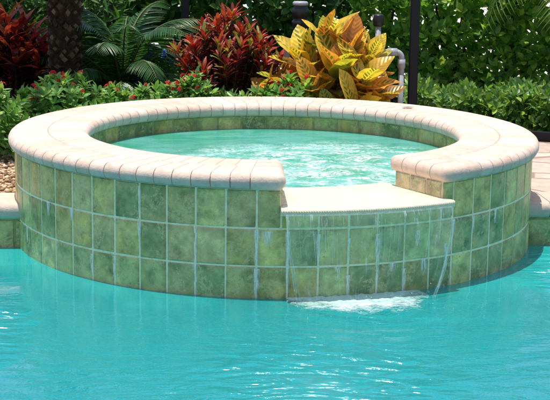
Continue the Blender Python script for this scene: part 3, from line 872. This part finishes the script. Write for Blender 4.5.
M_ix = leaf_mat('glossy_green_leaf', .3, .4, 1.9)
T_ix = leaf_tpl(4, .36, .3, .22, .55)
GIX = [(.15, .34, .06), (.20, .38, .08), (.10, .25, .05), (.30, .43, .11), (.16, .35, .09)]
def ixora(name, label, x, y, z0, rx, ry, h, nfl, nw=150, flz=.0):
    o = thing(name, label, 'flowering shrub', (x, y, z0), group='red flowering shrubs along the back of the spa')
    d = rv(nw*2); d = d[d[:, 2] > -.25][:nw]; n = len(d)
    lump = 1 + .16*np.sin(d[:, 0]*5.1 + x*9) + .14*np.sin(d[:, 1]*6.3 + x*5) + .12*np.sin(d[:, 2]*7 + x*3)
    k = RNG.uniform(.5, 1., n)**.5 * lump
    cen = np.stack([d[:, 0]*rx*k, d[:, 1]*ry*k, h*.35 + d[:, 2]*h*.6*k], 1); cen[:, 2] = np.maximum(cen[:, 2], .05)
    ax = d*np.array([.8, .8, .5]) + np.array([0, 0, .7]) + RNG.normal(size=(n, 3))*.25
    D, U, S, P = whorls(cen, ax, 10, .060, 1.1)
    scatter('foliage', T_ix, D, U, S, P, palette(GIX, len(D), .3), M_ix, o)
    idx = RNG.permutation(n)[:45]
    stems([(RNG.uniform(-.05, .05), RNG.uniform(-.05, .05), 0) for _ in idx], cen[idx], M_stem, o, .006)
    order = np.argsort(-(cen[:, 2] + .35*(-cen[:, 1]) + RNG.uniform(0, .22, n)))
    for i in order[:nfl]:
        f = link('flower_head', flower_me, o); f.location = cen[i] + norm(ax[i])*.035
        f.scale = [random.uniform(.75, 1.2)]*3; f.rotation_euler = (random.uniform(-.5, .5), random.uniform(-.5, .5), random.random()*6)
    return o
ixora('flowering_shrub', 'low green shrub with few red flowers at the left edge above the gravel', -1.62, 1.0, .16, .30, .26, .40, 14, 260)
ixora('flowering_shrub', 'green shrub with red flowers growing just in front of the patterned palm trunk', -1.20, 1.42, .16, .30, .22, .40, 15, 250)
ixora('flowering_shrub', 'green shrub with sparse red flowers in front of the dark feathery cycad', -.80, 1.62, .16, .27, .2, .37, 10, 210)
ixora('flowering_shrub', 'green shrub topped with bright red flowers left of the dark red croton', -.455, 1.60, .16, .21, .18, .43, 19, 190)
ixora('flowering_shrub', 'low green shrub edged with red flowers between the red and the yellow crotons', .03, 1.48, .16, .28, .14, .40, 24, 230)

# crotons
def croton(name, label, cat, x, y, nst, h, rad, L, per, lev, tpl, cols_top, cols_low, mat, spread=1.0, lean=.9, swid=None):
    o = thing(name, label, cat, (x, y, .155))
    tips = []; D = []; U = []; S = []; P = []; Cc = []
    m = MB()
    for i in range(nst):
        th = 2.399*i + random.uniform(-.3, .3); q = math.sqrt((i+.5)/nst)
        out = rad*q*random.uniform(.8, 1.1); hh = h*(1 - .38*q**2)*random.uniform(.86, 1.08)
        b = Vector((math.cos(th)*.06*q, math.sin(th)*.06*q, 0)); tip = Vector((math.cos(th)*out, math.sin(th)*out*.8, hh))
        mid = b.lerp(tip, .5) + Vector((0, 0, .06*hh)); pts = [b, b.lerp(mid, .6), mid, mid.lerp(tip, .55), tip]
        m.tube(pts, [.009, .008, .007, .005, .004], 6)
        for l in range(lev):
            f = 1 - l*.62/max(lev, 1)*.9
            c = (mid.lerp(tip, (f-.5)*2) if f > .5 else b.lerp(mid, f*2)); ax = (tip-mid).normalized()*.7 + Vector((0, 0, .5))
            d, u, s, p = whorls(np.array([c]), np.array([ax]), per, L*(1-.1*l), spread + .16*l, .22)
            D.append(d); U.append(u); S.append(s); P.append(p)
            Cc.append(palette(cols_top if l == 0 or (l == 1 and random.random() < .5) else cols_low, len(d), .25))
    m.build('stems', M_stem, o, True)
    scatter('foliage', tpl, np.concatenate(D), np.concatenate(U), np.concatenate(S), np.concatenate(P), np.concatenate(Cc), mat, o)
    return o
M_red = leaf_mat('red_croton_leaf', .3, .42, 1.5, .5, (.34, .10, .03), .4, 8.)
T_red = leaf_tpl(5, .24, .35, .25, .55, .03, .25)
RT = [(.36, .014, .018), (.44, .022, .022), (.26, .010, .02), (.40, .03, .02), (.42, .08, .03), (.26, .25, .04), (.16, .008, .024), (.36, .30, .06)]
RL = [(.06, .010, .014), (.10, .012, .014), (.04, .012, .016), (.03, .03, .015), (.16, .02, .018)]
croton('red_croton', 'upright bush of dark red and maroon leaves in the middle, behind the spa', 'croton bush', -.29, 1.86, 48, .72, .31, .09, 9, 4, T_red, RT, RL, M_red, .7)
M_yel = leaf_mat('yellow_croton_leaf', .38, .33, 1.35, .5, (.10, .17, .02), .92, 8.5, True)
T_yel = leaf_tpl(8, .53, .22, .22, .5, .03, .12)
YT = [(.86, .60, .05), (.88, .66, .08), (.84, .50, .045), (.86, .64, .10), (.66, .60, .06), (.78, .34, .05), (.72, .26, .05)]
YL = [(.78, .50, .05), (.64, .30, .06), (.50, .46, .06), (.82, .56, .07), (.30, .36, .05), (.60, .27, .06)]
YG = [(.62, .60, .07), (.74, .64, .08), (.34, .44, .06), (.80, .64, .09), (.48, .52, .07)]
YO = [(.70, .36, .05), (.60, .24, .05), (.78, .50, .06), (.46, .18, .05), (.66, .44, .05)]
random.seed(41); RNG = np.random.default_rng(5)
yc = thing('yellow_croton', 'large bush of broad yellow and orange leaves with green veining behind the spa', 'croton bush', (.34, 1.74, .155))
m = MB(); D = []; U = []; S = []; P = []; Cc = []
for (x_, y_, z_, per, L, sp, pal) in ((-.02, .02, .62, 9, .23, .62, YT), (.10, -.04, .57, 9, .22, .7, YT), (-.12, -.02, .50, 8, .22, .7, YT), (.20, .02, .52, 8, .20, .7, YT), (.03, -.14, .47, 9, .24, .85, YT), (.16, -.15, .40, 9, .24, .95, YT),
        (-.21, -.05, .34, 8, .22, .9, YT), (-.29, -.04, .30, 7, .24, 1.0, YO), (-.08, -.17, .34, 7, .20, .95, YO), (.0, -.24, .20, 8, .24, 1.0, YG), (.11, -.24, .24, 8, .23, 1.1, YT), (.24, -.12, .30, 8, .20, 1.0, YO),
        (.27, -.14, .17, 7, .20, 1.1, YG), (.03, .12, .55, 8, .21, .8, YG), (-.12, .12, .42, 7, .2, .8, YO), (.2, .12, .38, 7, .2, .8, YO)):
    b = Vector((x_*.15, y_*.15, 0)); tip = Vector((x_*1.15 - .015, y_, z_*.97)); mid = b.lerp(tip, .55) + Vector((0, 0, .04))
    m.tube([b, b.lerp(mid, .6), mid, mid.lerp(tip, .6), tip], [.010, .009, .008, .006, .005], 6)
    ax = (tip-mid).normalized()*.6 + Vector((random.uniform(-.12, .12), -.22, .62))
    for l, (f, k) in enumerate(((1., 1.), (.62, .85))):
        if l and z_ < .3: continue
        d, u, s_, p = whorls(np.array([mid.lerp(tip, f)]), np.array([ax]), per - 2*l, L*k, sp + .35*l, .2, .3)
        D.append(d); U.append(u); S.append(s_); P.append(p)
        Cc.append(palette(pal if l == 0 else (YL if pal is YT else pal), len(d), .2))
m.build('stems', M_stem, yc, True)
scatter('foliage', T_yel, np.concatenate(D), np.concatenate(U), np.concatenate(S), np.concatenate(P), np.concatenate(Cc), M_yel, yc)
random.seed(42); RNG = np.random.default_rng(6)
M_cord = leaf_mat('cordyline_leaf', .32, .3, 1.4, .5)
T_cord = leaf_tpl(6, .2, .35, .35, .5, .03)
CT_ = [(.38, .05, .03), (.30, .03, .025), (.45, .12, .05), (.20, .02, .025)]
CL_ = [(.07, .01, .018), (.04, .012, .02), (.12, .015, .02), (.05, .02, .03)]
croton('red_croton', 'orange red bush at the left edge beside the patterned palm trunk', 'croton bush', -1.60, 2.12, 20, .66, .22, .17, 8, 4, T_cord, CT_, CL_, M_cord, .8)

# broad-leaved dark plant
M_brd = leaf_mat('dark_broad_leaf', .15, .6, 1.4, .15, (.05, .11, .04), .5, 22.)
T_brd = leaf_tpl(10, .19, .35, .5, .5, .02, .08)
# palm trunk with cut leaf bases, crown above the picture
t = NT('palm_bark'); co = t.coord()
c = t.mix(1., t.attr(), t.ramp(t.noise(50, 6, .7, co), [(.28, .5), (.72, 1.35)]), 'MULTIPLY')
M_bark = t.done(t.pbr(c, .9, .15, t.bump(t.noise(1., 5, .7, t.mapping(co, (90, 90, 25))), .8, .008)))
M_fr = leaf_mat('palm_leaflet', .3, .35, 1.6, .4)
palm = thing('palm_tree', 'thick palm trunk with a diamond pattern of cut leaf bases at left', 'palm tree', (-1.27, 1.97, .155))
m = MB(); TH = 2.35; rr = .088
m.lathe([(.12, 0), (.10, .08), (rr, .2), (rr, 1.2), (rr*.95, TH)], 24, col=(.035, .022, .014))
NR = 62; per = 9
for i in range(NR):
    z = .08 + i*(TH-.08)/NR
    for k in range(per):
        th = 2*PI*(k + .5*(i % 2))/per + random.uniform(-.17, .17); w = .031*random.uniform(.65, 1.25); hgt = .038*random.uniform(.7, 1.3)
        er = Vector((math.cos(th), math.sin(th), 0)); et = Vector((-er.y, er.x, 0)); ez = Vector((0, 0, 1)); c0 = er*(rr-.004) + ez*(z + random.uniform(-.014, .014))
        pr = random.uniform(.018, .03)
        base = [c0 + ez*-hgt, c0 + et*w, c0 + ez*hgt*.9, c0 - et*w]
        top = [c0 + er*pr*.75 + ez*(-hgt*.25), c0 + er*pr + et*w*.58 + ez*hgt*.25, c0 + er*pr*1.02 + ez*hgt*.72, c0 + er*pr - et*w*.58 + ez*hgt*.25]
        kk = random.choice([.2, .4, .6, .8, 1.1])*random.uniform(.8, 1.1); tan = (.20*kk, .135*kk, .085*kk); dk = (.04, .024, .014)
        m.add(base + top + [p.copy() for p in top], [(0, 1, 5, 4), (1, 2, 6, 5), (2, 3, 7, 6), (3, 0, 4, 7), (8, 9, 10, 11)], [dk]*4 + [(.07, .045, .025)]*4 + [tan]*4)
m.build('trunk', M_bark, palm)
def frond_mesh(L=1.15, n=44, leaf=.34, droop=.65, col=((.07, .15, .03), (.10, .18, .04), (.05, .11, .03)), lw=.07, rise=.55):
    """a pinnate frond leaving the origin along +x, arching up and over"""
    pts = []
    for i in range(n+1):
        s = i/n; pts.append(Vector((L*s*(1-.12*s), 0, rise*L*s - droop*L*s*s)))
    D = []; U = []; S = []; P = []
    for i in range(3, n+1):
        tn = (pts[i]-pts[i-1]).normalized(); up = Vector((0, 1, 0)).cross(tn)*-1
        l = leaf*(math.sin(PI*min(1, (i/n)*.86+.12))**.6)
        for sg in (-1, 1):
            d = (tn*.75 + Vector((0, sg*.85, 0)) + Vector((0, 0, -.16 - .2*random.random()))).normalized()
            D.append(d); U.append(up); S.append(l*random.uniform(.9, 1.1)); P.append(pts[i])
    return pts, D, U, S, P, palette(col, len(D), .2), leaf_tpl(4, lw, .6, .28, .3, .1)
M_rach = flat_mat('frond_rachis', (.12, .15, .05), .6, .3, .2, 30)
def frond_object(parent, me_cache, loc, rz, tilt, scale):
    f = link('frond', me_cache[0], parent); f.location = loc; f.rotation_euler = (0, -tilt, rz); f.scale = (scale,)*3
    r_ = link('rachis', me_cache[1], f)
    return f
def frond_cache(**kw):
    pts, D, U, S, P, col, tpl = frond_mesh(**kw)
    tmp = scatter('frond', tpl, D, U, S, P, col, M_fr); me = tmp.data; bpy.data.objects.remove(tmp)
    m = MB(); m.tube(pts, [.011*(1-.85*i/len(pts)) for i in range(len(pts))], 5); return me, m.mesh('rachis', M_rach, True)
fc = frond_cache()
for i in range(17):
    if i % 2 and i < 12 or math.cos(2.399*i + .4) > .35 or (math.cos(2.399*i + .4) > -.2 and math.sin(2.399*i + .4) < 0): continue
    frond_object(palm, fc, (0, 0, TH + .02*i*.4), 2.399*i + .4, R(-22 + i*6), random.uniform(1.25, 1.45))

cy = thing('cycad', 'dark green cycad with arching feathery fronds right of the palm trunk', 'cycad', (-.96, 2.3, .155))
fc3 = frond_cache(L=.80, n=40, leaf=.17, droop=.85, lw=.10, rise=1.0, col=((.035, .11, .03), (.05, .14, .035), (.03, .09, .025)))
m = MB(); m.lathe([(.075, 0), (.085, .08), (.07, .18), (.03, .24), (.001, .25)], 14, col=(.05, .03, .02)); m.build('stem', M_bark, cy, True)
for i in range(26):
    frond_object(cy, fc3, (0, 0, .20), 2.399*i, R(-20 + i*2.6), random.uniform(.82, 1.08))

# a slender palm on the right whose fronds hang into the top of the picture
ap = thing('palm_tree', 'slender feathery palm hanging its yellow green fronds into the upper right', 'palm tree', (2.02, 2.95, .155))
fc2 = frond_cache(L=1.05, n=30, leaf=.36, droop=.95, lw=.05, rise=.42, col=((.16, .26, .04), (.20, .28, .06), (.12, .22, .04)))
m = MB(); m.tube([(0, 0, 0), (.01, .02, .7), (.0, .03, 1.25)], [.035, .03, .026], 10); m.build('trunk', M_gstem, ap, True)
for i in range(9):
    rz = [R(186), R(205), R(160), R(120), R(80), R(40), R(0), R(-40), R(250)][i]
    frond_object(ap, fc2, (0, .03, 1.22), rz, R([4, -8, 14, 20, 8, 12, 4, 16, -2][i]), random.uniform(.85, 1.0))

# hedges ---------------------------------------------------------
T_h = leaf_tpl(3, .55, .25, .15, .5, .04)
M_h1 = leaf_mat('hedge_leaf', .45, .4, 2.2, .4)
def hedge(name, label, x0, x1, y0, y1, z0, z1, nw, per, L, cols, mat, gap=0., gapz=.75, tpl=T_h, trunks=14, cat='hedge', slope=0.):
    o = thing(name, label, cat, ((x0+x1)/2, (y0+y1)/2, .155))
    p = RNG.uniform(0, 1, (nw*3, 3))
    x = x0 + (x1-x0)*p[:, 0]; y = y0 + (y1-y0)*p[:, 1] + slope*(x-x0); z = z0 + (z1-z0)*p[:, 2]
    f = (.5*np.sin(x*9.1 + 1.3*np.sin(z*6)) + .5*np.sin(z*12.3 + x*3.1 + 2*np.sin(x*4)) + np.sin(x*31.7 - z*22) + np.sin(x*23+z*39) + .8*np.sin(x*47-z*7))/3.8
    keep = f > (gap - 1)
    top = z1 + .06*np.sin(x*9) + .05*np.sin(x*21+1) ; keep &= z < top
    x, y, z = x[keep][:nw], y[keep][:nw], z[keep][:nw]; n = len(x)
    cen = np.stack([x-(x0+x1)/2, y-(y0+y1)/2, z-.155], 1)
    front = np.clip((y1-y)/(y1-y0), 0, 1)
    ax = np.stack([RNG.normal(0, .5, n), -.6 + RNG.normal(0, .4, n), .7 + RNG.normal(0, .3, n)], 1)
    D, U, S, P = whorls(cen, ax, per, L, 1.1, .35)
    scatter('foliage', tpl, D, U, S, P, palette(cols, len(D), .35), mat, o)
    m = MB()
    for i in range(trunks):
        a = random.uniform(x0, x1); b = (y0+y1)/2 + slope*(a-x0)
        pts = [Vector((a-(x0+x1)/2, b-(y0+y1)/2, 0))]
        for q in range(1, 6): pts.append(pts[-1] + Vector((random.uniform(-.05, .05), random.uniform(-.03, .03), (z1-.2)/5)))
        m.tube(pts, [.016, .014, .012, .01, .007, .004], 6)
    m.build('stems', M_stem, o, True)
    return o
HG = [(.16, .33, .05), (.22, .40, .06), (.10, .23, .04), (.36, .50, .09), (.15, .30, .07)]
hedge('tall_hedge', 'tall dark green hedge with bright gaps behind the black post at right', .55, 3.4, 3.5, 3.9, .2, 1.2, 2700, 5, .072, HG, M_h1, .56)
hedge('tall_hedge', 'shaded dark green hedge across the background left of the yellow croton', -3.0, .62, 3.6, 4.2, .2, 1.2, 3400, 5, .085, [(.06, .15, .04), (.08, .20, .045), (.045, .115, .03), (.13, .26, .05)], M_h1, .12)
LG = [(.14, .28, .04), (.19, .33, .05), (.09, .20, .035), (.27, .39, .06), (.12, .24, .06)]
T_low = leaf_tpl(4, .38, .3, .25, .6, .03)
hedge('low_hedge', 'low leafy yellow green hedge running behind the dark rail at right', .86, 3.0, 2.25, 2.75, .17, .43, 1900, 8, .068, LG, M_ix, 0., tpl=T_low, trunks=26, slope=-.22)
# trees well behind, which close the view above the hedges
M_far = leaf_mat('far_leaf', .35, .35, 1.6, .4)
# bright climbing growth at the far left
hedge('bamboo_clump', 'bright green narrow-leaved clump at the top left behind the red bush', -2.6, -1.05, 3.0, 3.4, .3, 1.25, 650, 4, .15, [(.06, .16, .02), (.09, .22, .03), (.05, .12, .02)], M_far, .1, tpl=leaf_tpl(4, .14, .3, .5, .4, .05), trunks=18, cat='bamboo')

# small blue and white flowers in the shade
bf = thing('blue_flower_plant', 'small plant with blue flowers left of the dark red croton', 'flowering plant', (-.66, 2.3, .155))
n = 60; d = rv(n); d[:, 2] = np.abs(d[:, 2])
cen = np.stack([d[:, 0]*.15, d[:, 1]*.12, .14 + d[:, 2]*.28], 1)
D, U, S, P = whorls(cen, d + np.array([0, 0, .6]), 6, .07, 1.1)
scatter('foliage', T_ix, D, U, S, P, palette(GIX, len(D), .3), M_ix, bf)
stems([(0, 0, 0)]*20, cen[:20], M_gstem, bf, .004)
t = NT('blue_petal'); M_blue = t.done(t.pbr(t.attr(), .5, .3))
bm_ = MB()
for (q, s) in [(Vector((math.cos(k*1.1)*.014*(1-k/26), math.sin(k*1.1)*.014*(1-k/26), k*.0035)), .010) for k in range(26)]:
    for e in range(4):
        th = e*PI/2 + q.z*90; e1 = Vector((math.cos(th), math.sin(th), .25)); e2 = Vector((-math.sin(th), math.cos(th), 0)); kk = random.uniform(.7, 1.3)
        bm_.add([q, q + e1*s*.6 + e2*s*.4, q + e1*s*1.2, q + e1*s*.6 - e2*s*.4], [(0, 1, 2, 3)], (.18*kk, .32*kk, .75*kk))
bme = bm_.mesh('flower_spike', M_blue)
for x_, y_, z_ in ((.0, -.12, .42), (.03, -.13, .46), (-.03, -.12, .45), (.055, -.12, .42), (-.16, -.1, .40), (-.2, -.1, .29), (.02, -.14, .38), (-.12, -.1, .45)):
    f = link('flower_spike', bme, bf); f.location = (x_, y_, z_); f.scale = (1.1, 1.1, .65); f.rotation_euler = (random.uniform(-.3, .3), random.uniform(-.3, .3), random.random()*6)
wl = thing('white_lily', 'single white bloom on a leafy stem beside the blue flowers', 'lily', (-.79, 2.22, .155))
m = MB(); m.tube([(0, 0, 0), (.01, 0, .3), (0, -.01, .535)], [.006, .005, .004], 6); m.build('stem', M_gstem, wl, True)
M_wp = flat_mat('white_petal', (.72, .76, .72), .5, .3, .1, 30)
scatter('bloom', leaf_tpl(6, .62, .5, .3, .5, .03), [(.8, -.35, .1), (.5, -.6, .3), (-.2, -.5, .6)], [(0, -.4, 1), (0, .2, 1), (0, .3, 1)], [.085, .07, .05], [(0, -.01, .53)]*3, [(1, 1, 1)]*3, M_wp, wl)
D, U, S, P = whorls(np.array([(0., 0., .1), (.0, 0., .2), (0., 0., .3)]), np.array([(0, 0, 1.)]*3), 6, .16, 1.0)
scatter('foliage', T_brd, D, U, S, P, palette([(.03, .09, .03), (.05, .12, .03)], len(D)), M_brd, wl)

# fallen leaf on the coping
fl = scatter('fallen_leaf', leaf_tpl(6, .42, .12, -.02, .5, .03), [(1., .12, 0)], [(0, 0, 1)], [.07], [(.665, .775, CT+.005)], [(.12, .08, .035)], M_ix)
tag(fl, 'small dry leaf lying on the back coping in front of the black post', 'leaf')

# ------------------------------------------------------------------ light, sky, camera
S = Vector((-.09, .02, 1.0)).normalized()
el = math.asin(S.z); az = math.atan2(S.x, S.y)
w = bpy.data.worlds.new('World'); sc.world = w; w.use_nodes = True
nt = w.node_tree; nt.nodes.clear()
sky = nt.nodes.new('ShaderNodeTexSky'); sky.sky_type = 'NISHITA'; sky.sun_disc = False
sky.sun_elevation = el; sky.sun_rotation = az; sky.air_density = 1.0; sky.dust_density = 1.6; sky.ozone_density = .8
bg = nt.nodes.new('ShaderNodeBackground'); bg.inputs[1].default_value = .17
ou = nt.nodes.new('ShaderNodeOutputWorld'); nt.links.new(sky.outputs[0], bg.inputs[0]); nt.links.new(bg.outputs[0], ou.inputs[0])
sd = bpy.data.lights.new('Sun', 'SUN'); sd.energy = 5.0; sd.angle = R(.53); sd.color = (1., .95, .86)
so = bpy.data.objects.new('Sun', sd); C.objects.link(so); so.rotation_euler = S.to_track_quat('Z', 'Y').to_euler(); so.location = S*20

cam = bpy.data.cameras.new('Camera'); cam.sensor_width = 36; cam.lens = 1400/550*36; cam.clip_start = .05; cam.clip_end = 2000
cob = bpy.data.objects.new('Camera', cam); C.objects.link(cob); sc.camera = cob
pit, roll, yaw = .1971, .0144, .0015
cob.matrix_world = Matrix.Translation((0, -6.5138, 1.4562)) @ Matrix.Rotation(-yaw, 4, 'Z') @ Matrix.Rotation(PI/2 - pit, 4, 'X') @ Matrix.Rotation(roll, 4, 'Z')
sc.view_settings.view_transform = 'Standard'; sc.view_settings.look = 'None'; sc.view_settings.exposure = 0; sc.view_settings.gamma = 1
sc.cycles.max_bounces = 10; sc.cycles.transparent_max_bounces = 24; sc.cycles.caustics_reflective = False; sc.cycles.caustics_refractive = False
sc.cycles.sample_clamp_indirect = 8
